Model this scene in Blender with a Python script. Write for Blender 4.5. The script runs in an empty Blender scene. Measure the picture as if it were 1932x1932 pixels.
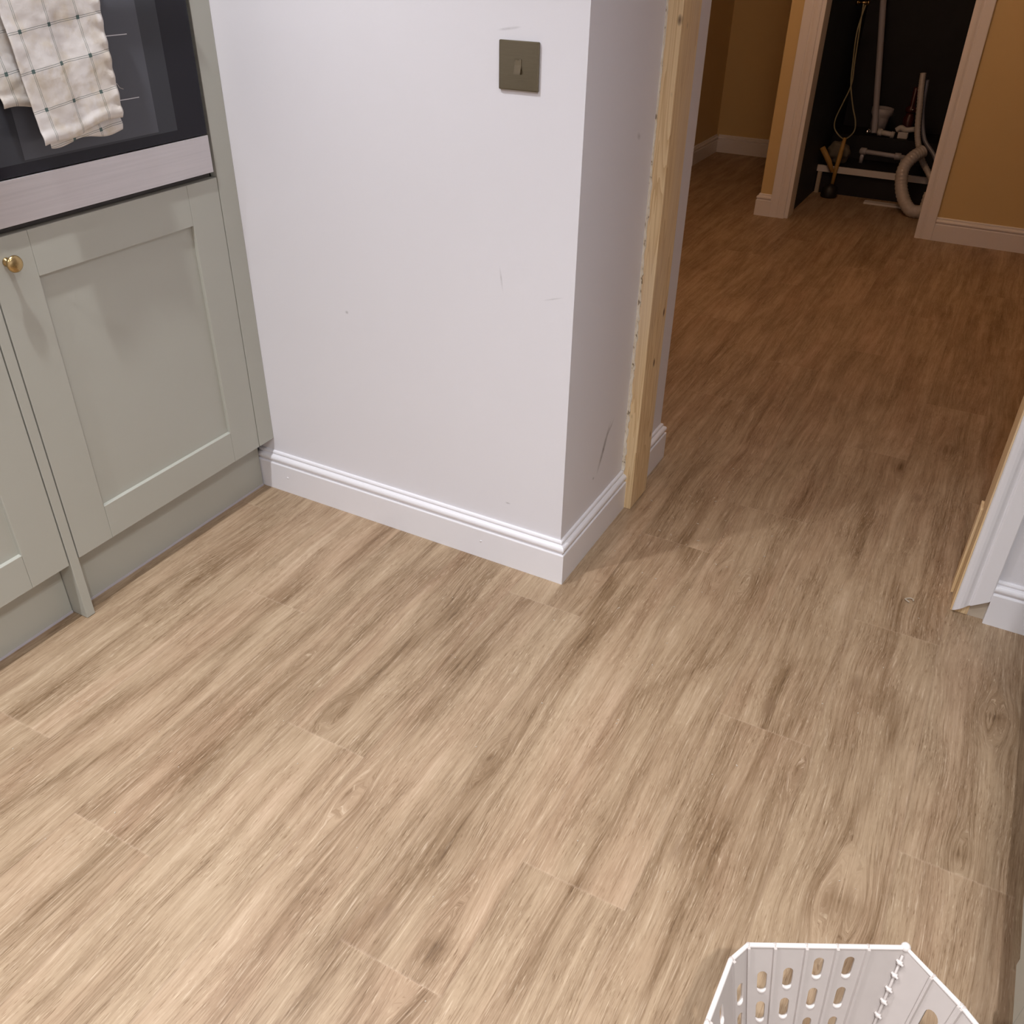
import bpy, bmesh, math, random
from mathutils import Vector, Matrix, noise
random.seed(7)
C = bpy.context.scene.collection
SC = bpy.context.scene
PI = math.pi

# ------------------------------------------------------------------ camera
cd = bpy.data.cameras.new('camera'); cam = bpy.data.objects.new('camera', cd); C.objects.link(cam)
yaw, pit, rol, FPX = -0.4840, 0.5818, 0.0192, 1681.6
fwd = Vector((math.sin(yaw)*math.cos(pit), math.cos(yaw)*math.cos(pit), -math.sin(pit)))
rt = Vector((math.cos(yaw), -math.sin(yaw), 0)); up = rt.cross(fwd)
r2 = math.cos(rol)*rt + math.sin(rol)*up; u2 = -math.sin(rol)*rt + math.cos(rol)*up
m = Matrix((r2, u2, -fwd)).transposed().to_4x4(); m.translation = Vector((0.7068, -1.6186, 1.3731))
cam.matrix_world = m
cd.sensor_width = 36; cd.lens = 36*FPX/1932; cd.clip_start = 0.02
SC.camera = cam

# ------------------------------------------------------------------ world, exposure
w = bpy.data.worlds.new('world'); SC.world = w; w.use_nodes = True
w.node_tree.nodes['Background'].inputs[0].default_value = (0.9, 0.8, 0.7, 1)
w.node_tree.nodes['Background'].inputs[1].default_value = 0.0
vs = SC.view_settings
vs.view_transform = 'Standard'; vs.look = 'None'; vs.gamma = 1; vs.use_curve_mapping = False; vs.exposure = 0.08

# ------------------------------------------------------------------ lamps
CEIL = 2.40
def spot(x, y, power, size, blend=1.0, col=(.93, .955, 1.0)):
    l = bpy.data.lights.new('downlight_lamp', 'SPOT'); l.energy = power; l.spot_size = math.radians(size)
    l.spot_blend = blend; l.color = col; l.shadow_soft_size = 0.028
    o = bpy.data.objects.new('downlight_lamp', l); C.objects.link(o); o.location = (x, y, CEIL-0.045)
    return o
DOWN = [(-.65, -.77), (.80, -1.10), (-.65, -2.10), (1.0, -2.05)]
POW = [86, 88, 112, 175]
for (x, y), p in zip(DOWN, POW): spot(x, y, p, 122)
hl = bpy.data.lights.new('hall_fill_light', 'POINT'); hl.energy = 16.0; hl.color = (1, .62, .38); hl.shadow_soft_size = .12  # added warm fill standing in for light bounced from the kitchen
ho = bpy.data.objects.new('hall_fill_light', hl); C.objects.link(ho); ho.location = (-.15, 2.3, 2.25)

# ------------------------------------------------------------------ node helpers
def mat(name):
    mt = bpy.data.materials.new(name); mt.use_nodes = True
    nt = mt.node_tree
    return mt, nt, nt.nodes['Principled BSDF']
def N(nt, t, **k):
    n = nt.nodes.new(t)
    for a, b in k.items(): setattr(n, a, b)
    return n
def mth(nt, op, a, b=None, c=None, clamp=False):
    n = N(nt, 'ShaderNodeMath', operation=op); n.use_clamp = clamp
    for i, v in enumerate((a, b, c)):
        if v is None: continue
        if isinstance(v, (int, float)): n.inputs[i].default_value = v
        else: nt.links.new(v, n.inputs[i])
    return n.outputs[0]
def mixc(nt, f, a, b, mode='MIX'):
    n = N(nt, 'ShaderNodeMix', data_type='RGBA', blend_type=mode)
    for i, v in ((0, f), (6, a), (7, b)):
        if isinstance(v, (int, float)): n.inputs[i].default_value = v
        elif isinstance(v, tuple): n.inputs[i].default_value = (*v, 1) if len(v) == 3 else v
        else: nt.links.new(v, n.inputs[i])
    return n.outputs[2]
def ramp(nt, f, stops):
    n = N(nt, 'ShaderNodeValToRGB'); e = n.color_ramp.elements
    while len(e) < len(stops): e.new(0.5)
    for el, (p, c) in zip(e, stops): el.position = p; el.color = (*c, 1)
    nt.links.new(f, n.inputs[0]); return n.outputs[0]
def noise_t(nt, vec, scale, detail=2, rough=.5, dist=0):
    n = N(nt, 'ShaderNodeTexNoise'); n.inputs['Scale'].default_value = scale
    n.inputs['Detail'].default_value = detail; n.inputs['Roughness'].default_value = rough
    n.inputs['Distortion'].default_value = dist
    nt.links.new(vec, n.inputs['Vector']); return n.outputs['Fac']
def vmap(nt, vec, scale=(1, 1, 1), loc=(0, 0, 0), rot=(0, 0, 0)):
    n = N(nt, 'ShaderNodeMapping'); n.inputs['Scale'].default_value = scale
    n.inputs['Location'].default_value = loc; n.inputs['Rotation'].default_value = rot
    nt.links.new(vec, n.inputs['Vector']); return n.outputs[0]
def bump(nt, b, h, strength, dist):
    n = N(nt, 'ShaderNodeBump'); n.inputs['Strength'].default_value = strength; n.inputs['Distance'].default_value = dist
    nt.links.new(h, n.inputs['Height']); nt.links.new(n.outputs[0], b.inputs['Normal'])
def pos(nt): return N(nt, 'ShaderNodeNewGeometry').outputs['Position']
def setc(b, c, rough=.5, metal=0, spec=.5):
    b.inputs['Base Color'].default_value = (*c, 1); b.inputs['Roughness'].default_value = rough
    b.inputs['Metallic'].default_value = metal; b.inputs['Specular IOR Level'].default_value = spec

def paint(name, c, rough=.5, var=.03, scale=6, bs=.05, bscale=300, smudges=None, spec=.4):
    mt, nt, b = mat(name); setc(b, c, rough, 0, spec)
    p = pos(nt)
    f = noise_t(nt, p, scale, 3)
    col = mixc(nt, f, tuple(x*(1-var) for x in c), tuple(min(1, x*(1+var)) for x in c))
    if smudges:
        ctr, ax = None, None
        rag = noise_t(nt, p, 60, 3)
        for (x, y, z, sx, sy, sz, rot, st, dark) in smudges:
            v = N(nt, 'ShaderNodeVectorMath', operation='SUBTRACT'); nt.links.new(p, v.inputs[0]); v.inputs[1].default_value = (x, y, z)
            v2 = N(nt, 'ShaderNodeVectorRotate', rotation_type='EULER_XYZ'); nt.links.new(v.outputs[0], v2.inputs[0]); v2.inputs['Rotation'].default_value = rot
            v3 = N(nt, 'ShaderNodeVectorMath', operation='DIVIDE'); nt.links.new(v2.outputs[0], v3.inputs[0]); v3.inputs[1].default_value = (sx, sy, sz)
            ln = N(nt, 'ShaderNodeVectorMath', operation='LENGTH'); nt.links.new(v3.outputs[0], ln.inputs[0])
            g = mth(nt, 'SUBTRACT', 1.0, ln.outputs['Value'], clamp=True)
            g = mth(nt, 'MULTIPLY', g, rag); g = mth(nt, 'MULTIPLY', g, st, clamp=True)
            col = mixc(nt, g, col, dark)
    nt.links.new(col, b.inputs['Base Color'])
    if bs: bump(nt, b, noise_t(nt, p, bscale, 2), bs, .001)
    return mt
def metal(name, c, rough=.3, brush=None, met=1.0):
    mt, nt, b = mat(name); setc(b, c, rough, met)
    p = pos(nt)
    f = noise_t(nt, vmap(nt, p, brush or (1, 1, 1)), 40, 4)
    nt.links.new(mixc(nt, f, tuple(x*.86 for x in c), tuple(min(1, x*1.1) for x in c)), b.inputs['Base Color'])
    nt.links.new(mth(nt, 'MULTIPLY_ADD', f, .2, rough-.08), b.inputs['Roughness'])
    return mt
def plastic(name, c, rough=.4, trans=0):
    mt, nt, b = mat(name); setc(b, c, rough)
    f = noise_t(nt, pos(nt), 30, 2)
    nt.links.new(mixc(nt, f, tuple(x*.95 for x in c), tuple(min(1, x*1.03) for x in c)), b.inputs['Base Color'])
    if trans: b.inputs['Transmission Weight'].default_value = trans
    return mt

# ------------------------------------------------------------------ materials
GREY = (.16, .14, .13)
M = {}
M['wall'] = paint('white_wall_paint', (.765, .745, .775), .55, .012, 3, .12, 220, [
    (-.46, .017, 1.258, .012, .03, .004, (0, -.3, 0), 1.3, GREY),
    (-.178, .017, 1.215, .028, .03, .003, (0, .15, 0), .7, GREY),
    (-.19, .017, .742, .003, .03, .03, (0, .15, 0), .6, GREY),
    (-.066, .017, .72, .028, .03, .002, (0, .3, 0), .5, GREY),
    (-.615, .017, .585, .006, .03, .005, (0, 0, 0), .9, GREY),
    (-.165, .017, .18, .008, .03, .003, (0, 0, 0), .9, GREY),
    (-.017, .255, .262, .03, .010, .075, (.5, 0, 0), 1.5, GREY),
    (-.017, .285, .30, .03, .006, .04, (.9, 0, 0), .9, GREY),
    (-.017, .20, .20, .03, .007, .005, (.2, 0, 0), 1.2, GREY),
    (-.017, .31, 1.0, .03, .014, .008, (.5, 0, 0), .8, GREY)])
M['wood_white'] = paint('white_satin_woodwork', (.82, .80, .825), .33, .01, 8, .05, 90, None, .5)
M['hall_wall'] = paint('cream_hall_paint', (.66, .50, .25), .6, .02, 3, .15, 260)
M['ceiling'] = paint('ceiling_paint', (.85, .84, .82), .7, .01)
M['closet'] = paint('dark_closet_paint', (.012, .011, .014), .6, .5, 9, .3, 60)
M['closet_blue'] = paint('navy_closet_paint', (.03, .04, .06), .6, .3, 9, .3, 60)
M['sage'] = paint('sage_grey_paint', (.435, .43, .375), .42, .015, 12, .04, 400)
M['sage_edge'] = paint('pale_bevel_paint', (.62, .60, .53), .35, .01, 12, 0)
M['carcass'] = paint('carcass_board', (.10, .09, .08), .5, .02, 12, .0)
M['gap'] = paint('gap_shadow_board', (.05, .045, .04), .7, .1, 12, .0)
M['steel'] = metal('brushed_oven_steel', (.66, .62, .62), .36, (1, .12, 6), .85)
M['brass'] = metal('antique_brass', (.50, .36, .17), .26)
M['switchm'] = metal('antique_bronze_plate', (.175, .145, .095), .30, (1, 1, 14))
M['rockerm'] = metal('bronze_rocker', (.25, .205, .14), .26)
M['chrome'] = metal('chrome', (.8, .8, .8), .12)
M['basket'] = plastic('basket_plastic_shaded', (.53, .47, .435), .4)  # basket plastic darkened, the shade inside it painted into the colour
M['rim'] = plastic('basket_plastic_lit', (.76, .695, .655), .38)  # same plastic lightened, light from above painted into the colour
M['pvc'] = plastic('pale_grey_pvc', (.50, .47, .50), .4)
M['pvc_white'] = plastic('white_pvc', (.72, .68, .66), .4)
M['redp'] = plastic('dull_red_plastic', (.07, .012, .012), .35)
M['blackp'] = plastic('black_plastic', (.015, .013, .013), .5)
M['yellowp'] = plastic('ochre_plastic', (.45, .27, .08), .5)
M['cablem'] = plastic('olive_cable_sheath', (.40, .36, .22), .5)
M['hosem'] = plastic('cloudy_hose_plastic', (.55, .50, .47), .2)
M['hosein'] = plastic('blue_grey_film', (.25, .26, .32), .3)
M['tape'] = paint('raw_ply_strip', (.5, .42, .33), .6, .05)

def glass_black(name, c, rough=.06):
    mt, nt, b = mat(name); setc(b, c, rough, 0, .28)
    f = noise_t(nt, pos(nt), 14, 4)
    nt.links.new(mth(nt, 'MULTIPLY_ADD', f, .12, rough), b.inputs['Roughness'])
    return mt
M['glass'] = glass_black('black_oven_glass', (.012, .011, .016), .05)
M['pane1'] = glass_black('reflection_grey_border', (.042, .043, .050), .10)  # printed border tone, lifted by reflected grey painted into the colour
M['pane2'] = glass_black('reflection_grey_pane', (.090, .092, .106), .14)  # grey room reflection painted into the base colour of the printed pane

def pine(name, lum=1.0):
    mt, nt, b = mat(name); setc(b, (.5, .35, .18), .6)
    p = pos(nt)
    v = vmap(nt, p, (38, 26, 1.6))
    n1 = noise_t(nt, v, 1.0, 2, .5, .4)
    rings = mth(nt, 'FRACT', mth(nt, 'MULTIPLY', n1, 9.0))
    rings = mth(nt, 'POWER', rings, 2.0)
    fine = noise_t(nt, vmap(nt, p, (300, 300, 6)), 1.0, 3)
    col = mixc(nt, mth(nt, 'MULTIPLY', rings, .85), (.66*lum, .50*lum, .29*lum), (.47*lum, .30*lum, .14*lum))
    col = mixc(nt, mth(nt, 'MULTIPLY', fine, .22), col, (.34*lum, .2*lum, .1*lum))
    big = noise_t(nt, vmap(nt, p, (9, 9, 2.2)), 1.0, 2)
    col = mixc(nt, ramp(nt, big, [(.5, (0, 0, 0)), (.72, (.6, .6, .6))]), col, (.55*lum, .43*lum, .30*lum))
    vor = N(nt, 'ShaderNodeTexVoronoi'); vor.inputs['Scale'].default_value = 1.0
    nt.links.new(vmap(nt, p, (16, 16, 7.5)), vor.inputs['Vector'])
    kn = ramp(nt, vor.outputs['Distance'], [(.05, (1, 1, 1)), (.11, (0, 0, 0))])
    col = mixc(nt, kn, col, (.11, .045, .018))
    nt.links.new(col, b.inputs['Base Color'])
    bump(nt, b, fine, .15, .001)
    return mt
M['pine'] = pine('raw_pine', 1.3)
def filler():
    mt, nt, b = mat('ragged_filler'); setc(b, (.7, .6, .5), .8)
    p = pos(nt); f = noise_t(nt, vmap(nt, p, (1, 1, .45)), 160, 4)
    nt.links.new(ramp(nt, f, [(.33, (.20, .14, .08)), (.39, (.70, .60, .46)), (.6, (.80, .73, .62))]), b.inputs['Base Color'])
    bump(nt, b, f, .8, .003); return mt
M['filler'] = filler()

def oak_floor():
    mt, nt, b = mat('oak_plank_floor'); setc(b, (.5, .36, .25), .42, 0, .35)
    p = pos(nt)
    sx = N(nt, 'ShaderNodeSeparateXYZ'); nt.links.new(p, sx.inputs[0]); X, Y = sx.outputs[0], sx.outputs[1]
    seed = N(nt, 'ShaderNodeAttribute', attribute_name='seed').outputs['Fac']
    streak = N(nt, 'ShaderNodeAttribute', attribute_name='streak').outputs['Fac']
    warp = N(nt, 'ShaderNodeAttribute', attribute_name='warp').outputs['Fac']
    edge = N(nt, 'ShaderNodeUVMap', uv_map='UVMap').outputs[0]
    es = N(nt, 'ShaderNodeSeparateXYZ'); nt.links.new(edge, es.inputs[0])
    sd = mth(nt, 'MULTIPLY', seed, 37.0)
    def cv(x, y, z):
        c = N(nt, 'ShaderNodeCombineXYZ')
        for i, v in enumerate((x, y, z)):
            if isinstance(v, (int, float)): c.inputs[i].default_value = v
            else: nt.links.new(v, c.inputs[i])
        return c.outputs[0]
    # slow wander of the grain
    wn = noise_t(nt, cv(mth(nt, 'MULTIPLY', X, 6), mth(nt, 'MULTIPLY', Y, 1.9), sd), 1.0, 2)
    Xw = mth(nt, 'ADD', X, mth(nt, 'MULTIPLY', mth(nt, 'SUBTRACT', wn, .5), .05))
    Xw = mth(nt, 'ADD', Xw, mth(nt, 'MULTIPLY', warp, .02))
    broad = noise_t(nt, cv(mth(nt, 'MULTIPLY', Xw, 21), mth(nt, 'MULTIPLY', Y, 2.1), sd), 1.0, 3, .55)
    mid = noise_t(nt, cv(mth(nt, 'MULTIPLY', Xw, 85), mth(nt, 'MULTIPLY', Y, 2.6), sd), 1.0, 3, .62)
    fine = noise_t(nt, cv(mth(nt, 'MULTIPLY', Xw, 420), mth(nt, 'MULTIPLY', Y, 13), sd), 1.0, 3, .6)
    blot = noise_t(nt, cv(mth(nt, 'MULTIPLY', Xw, 16), mth(nt, 'MULTIPLY', Y, 9), sd), 1.0, 4, .6)
    tone = noise_t(nt, cv(mth(nt, 'MULTIPLY', X, 2.5), mth(nt, 'MULTIPLY', Y, 1.3), sd), 1.0, 2, .5)
    f = mth(nt, 'MULTIPLY_ADD', broad, .72, -.36)
    f = mth(nt, 'MULTIPLY_ADD', mth(nt, 'SUBTRACT', mid, .5), .62, f)
    f = mth(nt, 'MULTIPLY_ADD', mth(nt, 'SUBTRACT', blot, .5), .34, f)
    f = mth(nt, 'MULTIPLY_ADD', mth(nt, 'SUBTRACT', tone, .5), .35, f)
    f = mth(nt, 'MULTIPLY_ADD', mth(nt, 'SUBTRACT', seed, .5), .05, f)
    rg = noise_t(nt, cv(mth(nt, 'MULTIPLY', Xw, 120), mth(nt, 'MULTIPLY', Y, 3.2), mth(nt, 'ADD', sd, 4)), 1.0, 4, .65)
    rag = mth(nt, 'MULTIPLY', streak, mth(nt, 'MULTIPLY_ADD', rg, 2.6, -.55))
    f = mth(nt, 'MULTIPLY_ADD', rag, -.31, f)
    stripe = noise_t(nt, cv(mth(nt, 'MULTIPLY', Xw, 260), mth(nt, 'MULTIPLY', Y, 7), sd), 1.0, 3, .65)
    f = mth(nt, 'MULTIPLY_ADD', mth(nt, 'SUBTRACT', stripe, .5), .34, f)
    f = mth(nt, 'ADD', f, .505)
    col = ramp(nt, f, [(.02, (.110, .064, .032)), (.22, (.225, .144, .080)), (.42, (.320, .221, .136)), (.58, (.398, .285, .181)), (.80, (.490, .365, .247))])
    # reddish / grey drift between boards' regions
    hue = noise_t(nt, cv(mth(nt, 'MULTIPLY', Xw, 9), mth(nt, 'MULTIPLY', Y, 2), mth(nt, 'ADD', sd, 9)), 1.0, 2)
    col = mixc(nt, ramp(nt, hue, [(.45, (0, 0, 0)), (.7, (.45, .45, .45))]), col, mixc(nt, 1.0, col, (1.0, .90, .90), 'MULTIPLY'))
    # fine dark pores in the denser grain
    pore = ramp(nt, fine, [(.36, (1, 1, 1)), (.47, (0, 0, 0))])
    pz = mth(nt, 'MULTIPLY', pore, ramp(nt, broad, [(.35, (.85, .85, .85)), (.66, (.22, .22, .22))]))
    col = mixc(nt, pz, col, mixc(nt, 1.0, col, (.62, .56, .50), 'MULTIPLY'))
    # pale pore flecks
    fl = ramp(nt, fine, [(.60, (0, 0, 0)), (.72, (.42, .42, .42))])
    col = mixc(nt, fl, col, (.70, .56, .42))
    dash = noise_t(nt, cv(mth(nt, 'MULTIPLY', Xw, 640), mth(nt, 'MULTIPLY', Y, 46), sd), 1.0, 2, .5)
    dzone = ramp(nt, blot, [(.40, (.9, .9, .9)), (.60, (.25, .25, .25))])
    col = mixc(nt, mth(nt, 'MULTIPLY', ramp(nt, dash, [(.30, (1, 1, 1)), (.40, (0, 0, 0))]), dzone), col, mixc(nt, 1.0, col, (.55, .47, .40), 'MULTIPLY'))
    col = mixc(nt, mth(nt, 'MULTIPLY', ramp(nt, dash, [(.62, (0, 0, 0)), (.72, (.55, .55, .55))]), dzone), col, (.68, .54, .38))
    # knots
    vor = N(nt, 'ShaderNodeTexVoronoi'); vor.inputs['Scale'].default_value = 1.0
    nt.links.new(cv(mth(nt, 'MULTIPLY', X, 5.6), mth(nt, 'MULTIPLY', Y, 2.2), sd), vor.inputs['Vector'])
    kd = mth(nt, 'ADD', vor.outputs['Distance'], mth(nt, 'MULTIPLY', blot, .04))
    kn = ramp(nt, kd, [(.05, (.55, .55, .55)), (.11, (0, 0, 0))])
    col = mixc(nt, kn, col, (.20, .125, .075))
    # end joint and side joint: hairline light and dark edge
    j1 = ramp(nt, es.outputs[1], [(.0008, (1, 1, 1)), (.0018, (0, 0, 0))])
    j2 = ramp(nt, es.outputs[0], [(.0006, (1, 1, 1)), (.0016, (0, 0, 0))])
    col = mixc(nt, mth(nt, 'MULTIPLY', j1, .13), col, (.66, .50, .37))
    col = mixc(nt, mth(nt, 'MULTIPLY', j2, .28), col, (.22, .14, .09))
    nt.links.new(col, b.inputs['Base Color'])
    nt.links.new(mth(nt, 'MULTIPLY_ADD', fine, .25, .36), b.inputs['Roughness'])
    h = mth(nt, 'ADD', mth(nt, 'MULTIPLY', fine, .5), mth(nt, 'MULTIPLY', j1, -.6))
    bump(nt, b, h, .22, .0012)
    return mt
M['floor'] = oak_floor()

def towel_mat():
    mt, nt, b = mat('checked_tea_towel'); setc(b, (.7, .65, .6), .9, 0, .1)
    uv = N(nt, 'ShaderNodeUVMap', uv_map='UVMap').outputs[0]
    s = N(nt, 'ShaderNodeSeparateXYZ'); nt.links.new(uv, s.inputs[0])
    wob = noise_t(nt, uv, 30, 2)
    def cell(o):   # distance to nearest pattern line, metres; pitch .0635
        v = mth(nt, 'ADD', o, mth(nt, 'MULTIPLY', mth(nt, 'SUBTRACT', wob, .5), .002))
        a = mth(nt, 'PINGPONG', v, .03175); return a
    du, dv = cell(s.outputs[0]), cell(s.outputs[1])
    def line(d):   # a double thin line either side of the centre
        e = mth(nt, 'ABSOLUTE', mth(nt, 'SUBTRACT', d, .0015)); return mth(nt, 'LESS_THAN', e, .00045)
    ln = mth(nt, 'MAXIMUM', line(du), line(dv))
    sq = mth(nt, 'MULTIPLY', mth(nt, 'LESS_THAN', du, .0033), mth(nt, 'LESS_THAN', dv, .0033))
    st = noise_t(nt, uv, 22, 4, .6)
    big = noise_t(nt, uv, 9, 2)
    col = mixc(nt, ramp(nt, st, [(.48, (0, 0, 0)), (.75, (1, 1, 1))]), (.74, .70, .67), (.62, .53, .40))
    col = mixc(nt, ramp(nt, big, [(.5, (0, 0, 0)), (.75, (.6, .6, .6))]), col, (.55, .47, .38))
    col = mixc(nt, mth(nt, 'MULTIPLY', ln, .78), col, (.10, .135, .12))
    col = mixc(nt, mth(nt, 'MULTIPLY', sq, .85), col, (.05, .10, .095))
    nt.links.new(col, b.inputs['Base Color'])
    wv = noise_t(nt, uv, 45, 4, .6); bump(nt, b, wv, .35, .003)
    return mt
M['towel'] = towel_mat()

# ------------------------------------------------------------------ mesh helpers
def link(name, bm, m_, parent=None, loc=(0, 0, 0), smooth=False):
    me = bpy.data.meshes.new(name); bmesh.ops.recalc_face_normals(bm, faces=bm.faces); bm.to_mesh(me); bm.free()
    if smooth:
        for p in me.polygons: p.use_smooth = True
    if isinstance(m_, (list, tuple)):
        for q in m_: me.materials.append(q)
    else: me.materials.append(m_)
    o = bpy.data.objects.new(name, me); C.objects.link(o); o.location = loc
    if parent: o.parent = parent; o.matrix_parent_inverse = parent.matrix_world.inverted()
    return o
def box(bm, x0, x1, y0, y1, z0, z1, bev=0, seg=2):
    vs_ = [bm.verts.new((x, y, z)) for z in (z0, z1) for y in (y0, y1) for x in (x0, x1)]
    fs = [bm.faces.new([vs_[i] for i in f]) for f in ((0, 2, 3, 1), (4, 5, 7, 6), (0, 1, 5, 4), (2, 6, 7, 3), (0, 4, 6, 2), (1, 3, 7, 5))]
    if bev:
        es = list({e for f in fs for e in f.edges})
        bmesh.ops.bevel(bm, geom=es, offset=bev, segments=seg, affect='EDGES', profile=.5)
def bx(name, m_, parent, x0, x1, y0, y1, z0, z1, bev=0, seg=2):
    bm = bmesh.new(); box(bm, x0, x1, y0, y1, z0, z1, bev, seg); return link(name, bm, m_, parent)
def thing(name, label, cat, loc, group=None):
    o = bpy.data.objects.new(name, None); C.objects.link(o); o.location = loc; o.empty_display_size = .05
    o.matrix_world = Matrix.Translation(loc)
    o['label'] = label; o['category'] = cat
    if group: o['group'] = group
    return o
def tag(o, label, cat, group=None):
    o['label'] = label; o['category'] = cat
    if group: o['group'] = group
    return o
def struct(o): o['kind'] = 'structure'; return o
def tube(bm, pts, r, seg=12, closed=False, caps=True):
    pts = [Vector(p) for p in pts]; n = len(pts); rings = []
    rr = r if isinstance(r, (list, tuple)) else [r]*n
    prev = None
    for i, p in enumerate(pts):
        if closed: t = pts[(i+1) % n]-pts[i-1]
        else: t = pts[min(i+1, n-1)]-pts[max(i-1, 0)]
        t.normalize()
        if prev is None:
            a = Vector((0, 0, 1)) if abs(t.z) < .9 else Vector((1, 0, 0)); u = t.cross(a).normalized()
        else: u = (prev-t*prev.dot(t)).normalized()
        prev = u; v = t.cross(u)
        rings.append([bm.verts.new(p+(u*math.cos(2*PI*k/seg)+v*math.sin(2*PI*k/seg))*rr[i]) for k in range(seg)])
    m_ = n if closed else n-1
    for i in range(m_):
        a, b = rings[i], rings[(i+1) % n]
        for k in range(seg): bm.faces.new((a[k], a[(k+1) % seg], b[(k+1) % seg], b[k]))
    if caps and not closed:
        bm.faces.new(rings[0][::-1]); bm.faces.new(rings[-1])
def spline(ctrl, n=8):
    P = [Vector(p) for p in ctrl]; P = [P[0]*2-P[1]]+P+[P[-1]*2-P[-2]]; out = []
    for i in range(1, len(P)-2):
        for k in range(n):
            t = k/n; a, b, c, d = P[i-1:i+3]
            out.append(.5*((2*b)+(c-a)*t+(2*a-5*b+4*c-d)*t*t+(3*b-a-3*c+d)*t**3))
    out.append(P[-2]); return out
def lathe(bm, prof, mtx, seg=32):
    rings = [[bm.verts.new(mtx @ Vector((r*math.cos(2*PI*k/seg), r*math.sin(2*PI*k/seg), h))) for k in range(seg)] for r, h in prof]
    for a, b in zip(rings, rings[1:]):
        for k in range(seg): bm.faces.new((a[k], a[(k+1) % seg], b[(k+1) % seg], b[k]))
    bm.faces.new(rings[0][::-1]); bm.faces.new(rings[-1])
def sweep(bm, prof, path, side=1):
    """prof: (offset, z); path: plan points at the wall; the profile stands out to the right of travel * side"""
    n = len(path); P = [Vector((*p, 0)) for p in path]; rings = []
    for i in range(n):
        def nrm(a, b):
            d = (b-a).normalized(); return Vector((d.y, -d.x, 0))*side
        if i == 0: off = nrm(P[0], P[1])
        elif i == n-1: off = nrm(P[-2], P[-1])
        else:
            a, b = nrm(P[i-1], P[i]), nrm(P[i], P[i+1]); s = a+b; off = s/(s.dot(a))
        rings.append([bm.verts.new(P[i]+off*d+Vector((0, 0, z))) for d, z in prof])
    k = len(prof)
    for a, b in zip(rings, rings[1:]):
        for j in range(k): bm.faces.new((a[j], a[(j+1) % k], b[(j+1) % k], b[j]))
    bm.faces.new(rings[0][::-1]); bm.faces.new(rings[-1])
TORUS = [(0, 0), (.017, 0), (.017, .0838), (.0162, .0856), (.0145, .0862), (.0118, .0866), (.0108, .0882)]
TORUS += [(.0058+.0108*math.cos(a), .0990+.0105*math.sin(a)) for a in [math.radians(t) for t in range(-60, 81, 20)]]
TORUS += [(.0062, .1098), (.0058, .1112), (.0072, .1126), (.0072, .1155), (.0055, .1185), (.0025, .1197), (0, .1197)]
def skirt(name, path, side=1, m_=None):
    bm = bmesh.new(); sweep(bm, TORUS, path, side); return struct(link(name, bm, m_ or M['wood_white']))

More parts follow.
